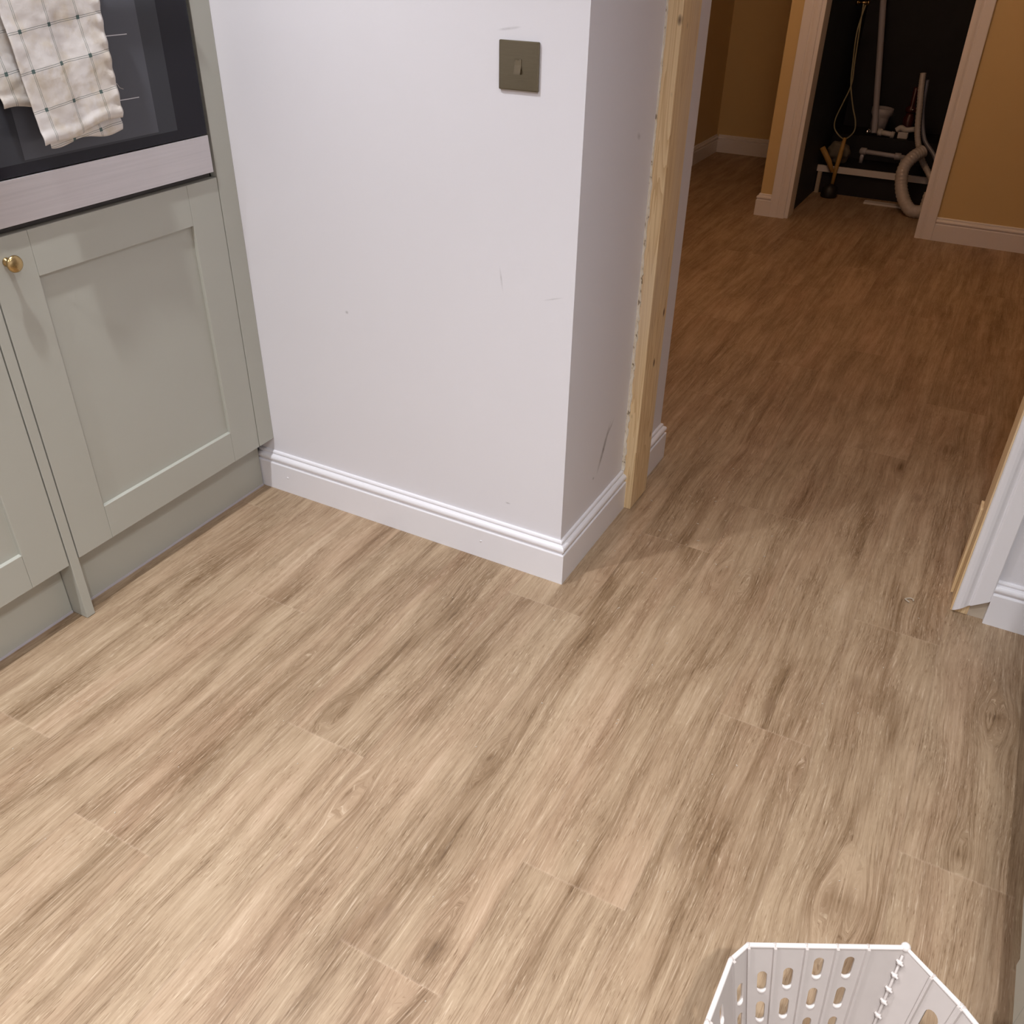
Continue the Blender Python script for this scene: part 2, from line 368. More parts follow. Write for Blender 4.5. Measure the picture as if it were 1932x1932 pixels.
# ------------------------------------------------------------------ floor
T = .0171                                                          # skirting thickness
PW, PL = .192, 1.33
JOINT = {0: -.69, 1: -.09, 2: -1.015, 3: -.745, 4: -.23, 5: .225, 6: -.40, -1: -1.053, -2: -.40, -3: -.955, -4: -.1}
SEG = [  # dark figure in the boards: x0 y0 x1 y1 half-width strength
]
def S(x0, y0, x1, y1, w_, s_): SEG.append((x0, y0, x1, y1, w_, s_))
S(-0.383,-0.514,-0.364,-0.873,0.022,1.0); S(-0.792,-0.667,-0.791,-0.951,0.022,0.75); S(-0.551,-0.548,-0.637,-0.810,0.03,0.6); S(-0.637,-0.810,-0.661,-0.960,0.035,0.7); S(-0.553,-0.928,-0.611,-1.113,0.022,0.8); S(-0.377,-1.047,-0.377,-1.196,0.025,0.7); S(-0.377,-1.196,-0.372,-1.288,0.02,0.6); S(-0.030,-0.793,-0.014,-0.988,0.02,0.95); S(-0.026,-0.884,-0.009,-1.080,0.016,0.9); S(-0.009,-1.080,-0.010,-1.175,0.015,0.7); S(-0.229,-0.615,-0.180,-0.246,0.026,0.9); S(-0.180,-0.246,-0.174,-0.041,0.022,0.6); S(0.131,-0.556,0.149,-0.796,0.022,0.9); S(0.149,-0.796,0.120,-0.959,0.018,0.6); S(0.150,-0.285,0.125,-0.559,0.022,0.7); S(-0.044,-0.302,-0.058,-0.538,0.032,0.65); S(-0.566,-0.340,-0.570,-0.617,0.028,0.7); S(-0.570,-0.617,-0.591,-0.767,0.022,0.5); S(0.088,0.105,0.137,-0.154,0.026,0.95); S(0.137,-0.154,0.139,-0.291,0.022,0.8); S(0.142,-0.362,0.155,-0.505,0.02,0.8); S(-0.054,-0.076,-0.074,-0.359,0.035,0.6); S(0.371,-0.600,0.392,-0.732,0.018,0.8); S(0.384,-0.746,0.378,-0.943,0.024,1.0); S(0.378,-0.943,0.372,-1.012,0.02,0.7); S(0.547,-0.680,0.556,-0.807,0.018,0.7); S(0.549,-0.514,0.536,-0.588,0.02,0.6); S(0.564,-0.045,0.575,-0.225,0.024,0.8); S(0.588,-0.235,0.568,-0.504,0.022,0.75); S(0.568,-0.504,0.563,-0.619,0.018,0.7); S(0.791,-0.014,0.803,-0.132,0.022,0.9); S(0.803,-0.132,0.784,-0.384,0.02,0.95); S(0.418,-0.088,0.304,-0.265,0.014,0.6); S(0.181,0.573,0.209,0.316,0.03,1.0); S(0.184,1.399,0.199,1.010,0.028,0.9); S(0.334,1.457,0.317,1.049,0.028,0.8); S(0.412,0.984,0.453,0.535,0.025,0.5); S(0.603,0.808,0.628,0.363,0.02,0.5); S(0.761,0.319,0.770,-0.040,0.016,0.7); S(0.920,0.155,0.955,-0.118,0.022,0.6); S(0.964,0.141,0.988,-0.037,0.022,0.5); S(-0.509,0.047,-0.512,-0.232,0.025,0.55); S(-0.268,-0.434,-0.288,-0.667,0.02,0.45); S(0.756,-0.500,0.731,-0.628,0.02,0.55); S(0.658,-0.554,0.659,-0.689,0.018,0.5); S(-0.237,-1.050,-0.233,-1.222,0.02,0.5); S(0.097,-1.025,0.112,-1.099,0.03,0.7); S(0.154,-1.018,0.185,-1.115,0.03,0.8); S(0.246,-1.006,0.254,-1.077,0.02,0.6); S(0.416,0.243,0.434,-0.079,0.025,0.45); S(0.254,0.032,0.270,-0.210,0.02,0.5); S(-0.268,-0.015,-0.291,-0.181,0.03,0.4); S(0.402,-0.396,0.396,-0.599,0.02,0.5); S(-0.383,-0.922,-0.399,-1.103,0.018,0.4); S(0.909,-0.315,0.912,-0.484,0.02,0.4); S(-0.792,-0.231,-0.791,-0.512,0.03,0.5)
KNOT = [(.117, -.57, .012, .8), (-.054, -.789, .014, .6), (-.216, -.618, .012, .8), (.785, -.554, .022, 1.0), (.233, -.955, .020, .9), (.983, .035, .015, .8), (.333, .247, .012, .8)]
KNOT += [(0.807,-0.555,0.018,0.9),(0.769,-0.563,0.012,0.6),(0.992,0.041,0.014,0.8),(0.958,-0.352,0.012,0.7),(-0.070,-0.784,0.01,0.8),(-0.223,-0.617,0.01,0.8),(0.068,0.109,0.014,0.6),(-0.386,-0.530,0.008,0.6),(0.392,0.234,0.012,0.6),(0.659,-0.306,0.008,0.5),(0.774,1.232,0.02,0.7),(0.656,1.049,0.02,0.8)]
def seg_d(px, py, s):
    x0, y0, x1, y1, w_, st = s
    dx, dy = x1-x0, y1-y0; L2 = dx*dx+dy*dy+1e-9
    t = max(0, min(1, ((px-x0)*dx+(py-y0)*dy)/L2))
    ax, ay = px-(x0+t*dx), (py-(y0+t*dy))*.35
    return st*math.exp(-(ax*ax+ay*ay)/(w_*w_*.55))
def build_floor():
    verts = []; faces = []; uvs = []; seeds = []; streak = []; warp = []
    base = -.1005
    X0, X1, Y0, Y1 = -1.75, 2.05, -3.2, 5.7
    k0 = math.floor((X0-base)/PW); k1 = math.ceil((X1-base)/PW)
    rng = random.Random(3)
    for k in range(k0, k1):
        xa, xb = max(X0, base+(k)*PW), min(X1, base+(k+1)*PW)
        if xb-xa < 1e-4: continue
        jy = JOINT.get(k+1, rng.uniform(0, PL))
        j = jy-math.ceil((jy-Y0)/PL)*PL
        while j < Y1:
            ya, yb = max(Y0, j), min(Y1, j+PL)
            if yb-ya > 1e-4:
                sd = rng.random()
                near = yb > -1.75 and ya < 1.9 and xb > -1.05 and xa < 1.2
                nx, ny = (16, max(2, int((yb-ya)/.022))) if near else (3, 4)
                st = len(verts)
                segs = [s for s in SEG if min(s[0], s[2])-.12 < xb and max(s[0], s[2])+.12 > xa] if near else []
                for b in range(ny+1):
                    for a in range(nx+1):
                        x = xa+(xb-xa)*a/nx; y = ya+(yb-ya)*b/ny
                        verts.append((x, y, 0))
                        v = 0
                        for s in segs: v = max(v, seg_d(x, y, s)) + .25*min(v, seg_d(x, y, s))
                        wv = 0
                        if near:
                            for (kx, ky, kr, ks) in KNOT:
                                if xa-.01 < kx < xb+.01:
                                    d2 = ((x-kx)**2+((y-ky)*.6)**2)/(kr*kr)
                                    v = max(v, 1.5*ks*math.exp(-d2))
                                    wv += math.copysign(1, kx-x)*math.exp(-((x-kx)**2/(kr*kr*6)+((y-ky)**2)/(kr*kr*22)))*ks
                        streak.append(v); warp.append(wv)
                for b in range(ny):
                    for a in range(nx):
                        i = st+b*(nx+1)+a
                        faces.append((i, i+1, i+nx+2, i+nx+1))
                        for (aa, bb) in ((a, b), (a+1, b), (a+1, b+1), (a, b+1)):
                            x = (xb-xa)*aa/nx; y = (yb-ya)*bb/ny
                            uvs.append((min(x, (xb-xa)-x), min(y, (yb-ya)-y)))
                        seeds.append(sd)
            j += PL
    me = bpy.data.meshes.new('floor'); me.from_pydata(verts, [], faces)
    uvl = me.uv_layers.new(name='UVMap')
    for i, u in enumerate(uvs): uvl.data[i].uv = u
    a = me.attributes.new('seed', 'FLOAT', 'FACE'); a.data.foreach_set('value', seeds)
    a = me.attributes.new('streak', 'FLOAT', 'POINT'); a.data.foreach_set('value', streak)
    a = me.attributes.new('warp', 'FLOAT', 'POINT'); a.data.foreach_set('value', warp)
    me.materials.append(M['floor'])
    o = bpy.data.objects.new('floor', me); C.objects.link(o); return struct(o)
build_floor()

# ------------------------------------------------------------------ room shell
def wallbox(name, x0, x1, y0, y1, z0, z1, m_):
    return struct(bx(name, m_, None, x0, x1, y0, y1, z0, z1))
wallbox('ceiling', -1.75, 2.05, -3.2, 5.7, CEIL, CEIL+.1, M['ceiling'])
YW = .378                                                          # kitchen face of the wall right of the doorway
HX = -1.27                                                         # hall left wall
HY = 3.693                                                         # closet wall face
# block between cupboards and doorway: kitchen skin white, hall skin cream
struct(bx('wall_front', M['wall'], None, -1.75, -T, T, .56, 0, CEIL))
wallbox('wall_front_hall_end', -1.75, -.0205, .56, .722, 0, CEIL, M['wall'])
wallbox('wall_front_right', .905, 2.05, YW, YW+.122, 0, CEIL, M['wall'])
wallbox('wall_front_header', -T, .905, YW+.02, YW+.142, 2.03, CEIL, M['wall'])
wallbox('wall_left', -1.75, -1.553, -3.2, T, 0, CEIL, M['wall'])
wallbox('wall_right', 1.66, 2.05, -3.2, YW, 0, CEIL, M['wall'])
wallbox('wall_behind', -1.553, 1.66, -3.2, -3.1, 0, CEIL, M['wall'])
wallbox('wall_hall_left', -1.75, HX, .722, 5.7, 0, CEIL, M['hall_wall'])
wallbox('wall_hall_right', 1.9, 2.05, YW+.122, 5.7, 0, CEIL, M['hall_wall'])
wallbox('wall_alcove_back', HX, -.52, 5.262, 5.7, 0, CEIL, M['hall_wall'])
wallbox('wall_closet_pier', -.520, -.372, HY, 5.7, 0, CEIL, M['hall_wall'])
wallbox('wall_hall_back', .372, 1.9, HY, 5.7, 0, CEIL, M['hall_wall'])
wallbox('wall_closet_header', -.372, .372, HY, HY+.13, 2.03, CEIL, M['hall_wall'])
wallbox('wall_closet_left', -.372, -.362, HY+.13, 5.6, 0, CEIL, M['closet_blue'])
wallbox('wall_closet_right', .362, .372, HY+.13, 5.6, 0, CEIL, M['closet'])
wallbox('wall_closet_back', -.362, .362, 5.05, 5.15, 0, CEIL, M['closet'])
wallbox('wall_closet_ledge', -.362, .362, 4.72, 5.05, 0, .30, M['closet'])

# skirtings
skirt('baseboard_front', [(-.97, T), (-T, T), (-T, .4054)], 1)
skirt('baseboard_hall_end', [(-.0205, .53), (-.0205, .722+.0), (HX, .722)], 1)
bm = bmesh.new(); sweep(bm, TORUS, [(.9395, YW), (1.66, YW)], 1); struct(link('baseboard_right', bm, M['wood_white']))
skirt('baseboard_hall_left', [(HX, 5.262), (HX, .722+.02)], -1)
skirt('baseboard_alcove', [(HX+.017, 5.262), (-.537, 5.262)], 1)
skirt('baseboard_closet_pier', [(-.52, 5.24), (-.52, HY), (-.4525, HY)], 1)
skirt('baseboard_hall_back', [(.4285, HY), (1.9, HY)], 1)

# nail holes filled on the skirting
def bead(bm, x, y, z, r):
    bmesh.ops.create_uvsphere(bm, u_segments=10, v_segments=6, radius=r, matrix=Matrix.Translation((x, y, z)) @ Matrix.Diagonal((1, .4, 1, 1)))
bm = bmesh.new(); bead(bm, -.867, 0, .050, .0032); bead(bm, -.233, 0, .052, .0032)
struct(link('trim_filled_nail_holes', bm, M['wood_white'], None, smooth=True))

# architraves: profile (along wall, out), extruded up; inner edge first
ARCH = [(0, 0), (0, .010), (.003, .0125), (.010, .0145), (.018, .0150), (.026, .0138), (.032, .0112), (.037, .0098), (.041, .0098), (.0425, .0125), (.046, .0135), (.084, .0160), (.087, .0145), (.087, 0)]
def arch_post(name, xin, dirx, yw, z0, z1, width=.087, cut=None, m_=None):
    bm = bmesh.new(); k = width/.087
    lo = []; hi = []
    for a, o in ARCH:
        zz = z0 if cut is None else z0+cut*(a*k)/width
        x = xin+dirx*a*k
        lo.append(bm.verts.new((x, yw-o, zz))); hi.append(bm.verts.new((x, yw-o, z1)))
    n = len(lo)
    for i in range(n): bm.faces.new((lo[i], lo[(i+1) % n], hi[(i+1) % n], hi[i]))
    bm.faces.new(lo[::-1]); bm.faces.new(hi)
    return struct(link(name, bm, m_ or M['wood_white']))
arch_post('trim_1', .8695, 1, YW, .008, 2.1, .070, .056)
arch_post('trim_2', -.3655, -1, HY, 0, 2.1)
arch_post('trim_3', .3410, 1, HY, 0, 2.1)
struct(bx('trim_4', M['wood_white'], None, -.4525, .428, HY-.015, HY, 2.03, 2.10, .003))
# closet door lining (white)
bm = bmesh.new(); box(bm, -.372, -.345, HY, HY+.13, 0, 2.03, .0015); struct(link('trim_5', bm, M['wood_white']))
bm = bmesh.new(); box(bm, .341, .372, HY, HY+.13, 0, 2.03, .0015); struct(link('trim_6', bm, M['wood_white']))
# raw pine door lining of the kitchen doorway
bm = bmesh.new(); box(bm, -T-.004, .0196, .4054, .4054+.1215, 0, 2.05, .0025); struct(link('trim_7', bm, M['pine']))
bm = bmesh.new(); box(bm, .866, .905, YW-.002, YW+.122, 0, 2.03, .002); struct(link('trim_8', bm, M['pine']))
bm = bmesh.new(); box(bm, -T, .905, YW+.02, YW+.14, 2.0, 2.03, .002); struct(link('trim_9', bm, M['pine']))
struct(bx('trim_11', M['tape'], None, .9055, .9392, YW-.0012, YW-.0002, .0005, .075))
struct(bx('trim_12', M['pine'], None, .8592, .8658, .452, .498, .0005, .247, .0012))
# second, narrower stop batten seen above the foot of the right lining and the ragged filler beside the left one
bm = bmesh.new()
zz = .1205; rng = random.Random(5); L = []
while zz < 2.04:
    wmax = .0105 if zz < .62 else (.0075 if zz < .9 else .0045)
    L.append((wmax*rng.uniform(.55, 1.0), zz)); zz += rng.uniform(.005, .016)
yf = .4054
a_ = [bm.verts.new((-T-.0003, yf-.0030, z)) for w_, z in L]; b_ = [bm.verts.new((-T+w_, yf-.0022-rng.uniform(0, .001), z)) for w_, z in L]
c_ = [bm.verts.new((-T+w_+.0006, yf-.0001, z)) for w_, z in L]; d_ = [bm.verts.new((-T-.0003, yf-.0001, z)) for w_, z in L]
for i in range(len(L)-1):
    for p, q in ((a_, b_), (b_, c_), (c_, d_), (d_, a_)): bm.faces.new((p[i], q[i], q[i+1], p[i+1]))
bm.faces.new((a_[0], b_[0], c_[0], d_[0])); bm.faces.new((a_[-1], d_[-1], c_[-1], b_[-1]))
struct(link('trim_10', bm, M['filler']))

# ------------------------------------------------------------------ tall oven housing and cupboards (left)
XD = -.914; TH = .020; XP = -.9616
def shaker(parent, name, x, y0, y1, z0, z1, face=1, stile=.094, rail_t=.090, rail_b=.087, knob=None, nm='door', rec=.009):
    """door front at x, facing +x (face=1) or -x (face=-1)"""
    d = bpy.data.objects.new(name, None)
    bm = bmesh.new(); f = face; th = TH
    def b_(ya, yb, za, zb, xa, xb, bev=.0012):
        box(bm, min(xa, xb), max(xa, xb), ya, yb, za, zb, bev, 2)
    g = .00035
    b_(y0, y0+stile-g, z0, z1, x-f*th, x); b_(y1-stile+g, y1, z0, z1, x-f*th, x)
    b_(y0+stile, y1-stile, z1-rail_t, z1, x-f*th, x); b_(y0+stile, y1-stile, z0, z0+rail_b, x-f*th, x)
    b_(y0+stile-.004, y1-stile+.004, z0+rail_b-.004, z1-rail_t+.004, x-f*(th-.002), x-f*rec, 0)
    # chamfered ledge along the bottom rail catching the light
    a = [(x, z0+rail_b-.0014), (x-f*.0016, z0+rail_b+.0002), (x-f*rec, z0+rail_b+.0010), (x-f*rec, z0+rail_b-.003)]
    v0 = [bm.verts.new((px, y0+stile, pz)) for px, pz in a]; v1 = [bm.verts.new((px, y1-stile, pz)) for px, pz in a]
    for i in range(4): bm.faces.new((v0[i], v0[(i+1) % 4], v1[(i+1) % 4], v1[i]))
    dr = link(nm, bm, M['sage'], parent)
    if knob:
        ky, kz = knob; bm = bmesh.new()
        mt = Matrix.Translation((x, ky, kz)) @ Matrix.Rotation(f*PI/2, 4, 'Y')
        lathe(bm, [(.0085, 0), (.0085, .0018), (.0052, .004), (.0045, .009), (.0055, .014), (.0105, .0175), (.0150, .0205), (.0163, .0235), (.0155, .0262), (.0125, .0285), (.0075, .0300), (.002, .0305)], mt, 36)
        link('knob', bm, M['brass'], dr, smooth=True)
    return dr
Y0, Y1 = -.6388, -.0424
h = thing('tall_oven_cabinet', 'sage grey tall cabinet housing the built-in oven, beside the white wall', 'cabinet', (-1.24, -.34, 0))
bm = bmesh.new()
box(bm, -1.55, XD-TH-.001, Y0+.001, Y0+.018, .15, 2.20); box(bm, -1.55, XD-TH-.001, Y1-.018, Y1, .15, 2.20)
box(bm, -1.55, XD-TH-.001, Y0+.018, Y1-.018, .15, .168); box(bm, -1.55, XD-TH-.001, Y0+.018, Y1-.018, .862, .880)
box(bm, -1.55, XD-TH-.001, Y0+.018, Y1-.018, 1.49, 1.508); box(bm, -1.55, XD-TH-.001, Y0+.018, Y1-.018, 2.18, 2.20)
box(bm, -1.55, -1.54, Y0+.018, Y1-.018, .168, 2.18)
link('carcass', bm, M['carcass'], h)
shaker(h, 'door', XD, Y0, Y1, .1591, .8738, knob=(-.603, .828))
shaker(h, 'door', XD, Y0, Y1, 1.500, 2.19, knob=(-.603, 1.56), nm='upper_door')
bx('filler_panel', M['sage'], h, XD-TH, XD, Y1+.0022, T-.0003, .1592, 2.20, .0008)
bx('side_panel', M['sage'], h, -1.55, XD+.0005, -.6640, -.6420, 0.001, 2.20, .001)
bx('plinth', M['sage'], h, XP-.016, XP, -.6418, T-.021, .003, .150, .001)
bx('plinth_seal', M['pvc'], h, XP, XP+.0012, -.6418, T-.021, .0, .006)
# base unit to the left
h2 = thing('base_cabinet', 'sage grey base cabinet at the left edge, left of the oven cabinet', 'cabinet', (-1.24, -.96, 0))
bx('carcass', M['carcass'], h2, -1.55, XD-TH-.001, -1.262, -.6655, .15, .872)
shaker(h2, 'door', XD, -1.262, -.6668, .1560, .8738, knob=(-.703, .828))
bx('plinth', M['sage'], h2, XP-.016, XP, -1.262, -.6655, .003, .150, .001)
bx('plinth_seal', M['pvc'], h2, XP, XP+.0012, -1.262, -.6655, .0, .006)
wt = bx('worktop', M['wood_white'], None, -1.55, XD+.02, -3.08, -.6655, .8745, .905, .003); tag(wt, 'pale worktop over the left base cabinets', 'worktop')
h3 = thing('base_cabinet', 'sage grey base cabinet further left, next to the leftmost visible one', 'cabinet', (-1.24, -1.9, 0))
bx('carcass', M['carcass'], h3, -1.55, XD-TH-.001, -3.08, -1.264, .15, .872)
shaker(h3, 'door', XD, -1.86, -1.265, .1560, .8738, knob=(-1.82, .828))
shaker(h3, 'door', XD, -2.46, -1.864, .1560, .8738, knob=(-2.42, .828))
shaker(h3, 'door', XD, -3.06, -2.464, .1560, .8738, knob=(-3.02, .828))
bx('plinth', M['sage'], h3, XP-.016, XP, -3.08, -1.264, .003, .150, .001)

# ------------------------------------------------------------------ oven
XO = -.906; OY0, OY1 = -.6395, -.0557; OZ1 = 1.478
ov = thing('oven', 'built-in black glass oven with a brushed steel bottom strip, tea towel on it', 'oven', (-1.2, -.345, .882))
bx('oven_body', M['gap'], ov, -1.50, XO-.022, OY0+.022, OY1-.03, .8815, 1.470)
bx('bottom_strip', M['steel'], ov, XO-.022, XO, OY0, OY1, .8892, .9690, .0012)
dg = bx('door_glass', M['glass'], ov, XO-.020, XO-.001, OY0, OY1, .9705, 1.37, .0015)
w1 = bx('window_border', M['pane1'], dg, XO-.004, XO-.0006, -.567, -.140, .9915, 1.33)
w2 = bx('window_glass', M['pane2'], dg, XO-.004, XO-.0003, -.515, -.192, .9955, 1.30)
for zz in (1.0675, 1.182):
    bm = bmesh.new(); tube(bm, [(XO-.0006, -.400, zz), (XO-.0006, -.226, zz)], .0009, 8); link('rack', bm, M['steel'], w2)
bx('control_panel', M['glass'], ov, XO-.022, XO-.001, OY0, OY1, 1.3725, OZ1, .0015)
for ky in (-.53, -.17):
    bm = bmesh.new(); lathe(bm, [(.022, 0), (.022, .018), (.019, .022), (.01, .023)], Matrix.Translation((XO-.001, ky, 1.426)) @ Matrix.Rotation(PI/2, 4, 'Y'))
    link('control_knob', bm, M['steel'], ov, smooth=True)
bm = bmesh.new(); tube(bm, [(XO+.034, -.60, 1.345), (XO+.034, -.158, 1.345)], .008, 16)
hd = link('handle', bm, M['steel'], dg, smooth=True)
for ky in (-.57, -.185):
    bm = bmesh.new(); tube(bm, [(XO-.001, ky, 1.345), (XO+.030, ky, 1.345)], .006, 12); link('handle_bracket', bm, M['steel'], dg, smooth=True)

# ------------------------------------------------------------------ tea towel over the handle
def towel_sheet(bm, uvl, yl, yr, zb_l, zb_r, xoff, zt, wav, seed, sgn=1, nz=70, ny=40, uo=0.0, bell=0):
    rows = []
    for i in range(nz+1):
        t = i/nz
        row = []
        for j in range(ny+1):
            s = j/ny
            zb = zb_l+(zb_r-zb_l)*s+.004*math.sin(s*9+seed)
            z = zt+(zb-zt)*t
            y = yl(t)+(yr(t)-yl(t))*s
            # fold ridge down the middle and soft puckers
            d = wav*(.3+.7*t)
            x = xoff
            x += d*(.9*math.exp(-((s-.52-.03*t)/.07)**2)*-1+.55*math.sin(s*5+1+seed)+.25*math.sin(s*11+t*5+seed))
            x += .0030*noise.noise(Vector((s*3.2, t*5, seed)))+.0010*noise.noise(Vector((s*9, t*20, seed+3)))
            x += .003*math.exp(-((s-.97)/.04)**2)*math.sin(t*60)*.7
            if t > .93: x += .0022*math.sin((t-.93)/.07*PI)
            row.append(bm.verts.new((x, y, z)))
        rows.append(row)
    for i in range(nz):
        for j in range(ny):
            f = bm.faces.new((rows[i][j], rows[i][j+1], rows[i+1][j+1], rows[i+1][j]))
            for l in f.loops:
                y, z = l.vert.co.y, l.vert.co.z
                # pattern rows run slightly uphill to the right
                l[uvl].uv = (y+.490+.12*(z-1.145)+uo, z-1.145-.12*(y+.490))
    return rows
XT = XO+.052
tw = thing('tea_towel', 'crumpled cream tea towel with green check lines over the oven door handle', 'tea towel', (XT, -.42, 1.345))
bm = bmesh.new(); uvl = bm.loops.layers.uv.new('UVMap')
front = towel_sheet(bm, uvl, lambda t: -.536+.032*t, lambda t: -.322+.002*t, 1.0215, 1.0500, XT, 1.346, .0045, 1.0)
# over the bar and down the back
prev = front[0]; cx, cz = XO+.034, 1.346
for k in range(1, 9):
    a = PI*k/8; new = []
    for v in front[0]:
        R = (v.co.x-cx); new.append(bm.verts.new((cx+max(R, .012)*math.cos(a), v.co.y, cz+max(R, .012)*math.sin(a)*.9)))
    for j in range(len(new)-1):
        f = bm.faces.new((prev[j], new[j], new[j+1], prev[j+1]))
        for l in f.loops: l[uvl].uv = (l.vert.co.y+.49, l.vert.co.z-1.145)
    prev = new
fr = link('front_flap', bm, M['towel'], tw, smooth=True)
sm = fr.modifiers.new('s', 'SOLIDIFY'); sm.thickness = .0016; sm.offset = 0
bm = bmesh.new(); uvl = bm.loops.layers.uv.new('UVMap')
towel_sheet(bm, uvl, lambda t: -.535+.05*t, lambda t: -.324+.005*t, 1.019, 1.0235, XT-.009, 1.34, .002, 4.0, uo=.022)
o = link('inner_fold', bm, M['towel'], tw, smooth=True); sm = o.modifiers.new('s', 'SOLIDIFY'); sm.thickness = .0014
bm = bmesh.new(); uvl = bm.loops.layers.uv.new('UVMap')
towel_sheet(bm, uvl, lambda t: -.570+.030*t, lambda t: -.36, 1.086, 1.086, XO+.016, 1.34, .002, 7.0, uo=.03)
o = link('back_flap', bm, M['towel'], tw, smooth=True); sm = o.modifiers.new('s', 'SOLIDIFY'); sm.thickness = .0016
bm = bmesh.new(); tube(bm, spline([(XT, -.319, 1.085), (XT-.012, -.312, 1.100), (XT-.018, -.303, 1.104), (XT-.02, -.296, 1.096), (XT-.02, -.288, 1.0925)], 6), .0005, 6)
link('loose_thread', bm, M['basket'], tw)

# ------------------------------------------------------------------ light switch
sw = thing('light_switch', 'antique bronze single light switch on the white wall', 'light switch', (-.155, T, 1.155))
bx('plate', M['switchm'], sw, -.1966, -.1125, T-.0060, T-.0004, 1.1126, 1.1967, .0022, 3)
bx('back_plate', M['basket'], sw, -.1940, -.1150, T-.0015, T, 1.1100, 1.1960, .0004)
bm = bmesh.new(); yy = T-.0062
a = [(-.1622, 1.1412, 0), (-.1480, 1.1412, 0)]
pr = [(yy+.002, 1.1410), (yy-.0052, 1.1412), (yy-.0046, 1.1440), (yy-.0008, 1.1560), (yy-.0014, 1.1660), (yy+.002, 1.1664)]
v0 = [bm.verts.new((-.1622, p, q)) for p, q in pr]; v1 = [bm.verts.new((-.1482, p, q)) for p, q in pr]
for i in range(len(pr)): bm.faces.new((v0[i], v0[(i+1) % len(pr)], v1[(i+1) % len(pr)], v1[i]))
bm.faces.new(v0[::-1]); bm.faces.new(v1); link('rocker', bm, M['rockerm'], sw)

# ------------------------------------------------------------------ cupboards on the right
XR = 1.0155
r1 = thing('base_cabinet', 'sage grey base cabinet at the bottom right edge, nearest the laundry basket', 'cabinet', (1.34, -1.3, 0))
bx('carcass', M['carcass'], r1, XR+TH+.001, 1.655, -1.97, -.662, .15, .87)
dd = shaker(r1, 'door', XR, -1.26, -.664, .170, .872, face=-1, knob=(-1.22, .828))
shaker(r1, 'door', XR, -1.86, -1.264, .170, .872, face=-1, knob=(-1.3, .828))
bx('plinth', M['sage'], r1, XR+.052, XR+.068, -1.97, -.662, .001, .150, .001)
r2_ = thing('base_cabinet', 'sage grey base cabinet at the right edge, between the basket and the doorway wall', 'cabinet', (1.34, -.3, 0))
bx('carcass', M['carcass'], r2_, XR+TH+.001, 1.655, -.658, .355, .15, .87)
shaker(r2_, 'door', XR+.004, -.660, -.064, .170, .872, face=-1, knob=(-.62, .828))
shaker(r2_, 'door', XR+.004, -.060, .352, .170, .872, face=-1, knob=(-.02, .828))
bx('plinth', M['sage'], r2_, XR+.056, XR+.072, -.658, .355, .001, .150, .001)
wt2 = bx('worktop', M['wood_white'], None, XR-.015, 1.655, -1.97, .355, .8735, .905, .003); tag(wt2, 'pale worktop over the right base cabinets', 'worktop')

# ------------------------------------------------------------------ laundry basket
ZR = .30; KT = 1.4; CB = Vector((.83, -1.06, 0))
RIM = [(.664, -1.100), (.665, -1.023), (.667, -.935), (.680, -.905), (.857, -.811), (.928, -.857), (.985, -.905), (1.000, -1.0), (.985, -1.15), (.925, -1.265), (.80, -1.305), (.70, -1.24)]
bk_ = thing('laundry_basket', 'white slotted plastic laundry basket standing on the oak floor, front right', 'basket', (.83, -1.06, 0))
def bpnt(a, b, u, hh, out=0):
    """point on the panel a-b: u metres along the rim, hh metres below the rim, out metres outwards"""
    A, B = Vector((*a, 0)), Vector((*b, 0)); L = (B-A).length
    p = A+(B-A)*(u/L); k = 1-KT*hh; q = CB+(p-CB)*k
    d = (B-A).normalized(); nrm = Vector((-d.y, d.x, 0))
    if nrm.dot(p-CB) < 0: nrm = -nrm
    return Vector((q.x, q.y, ZR-hh))+nrm*out
BH = .275
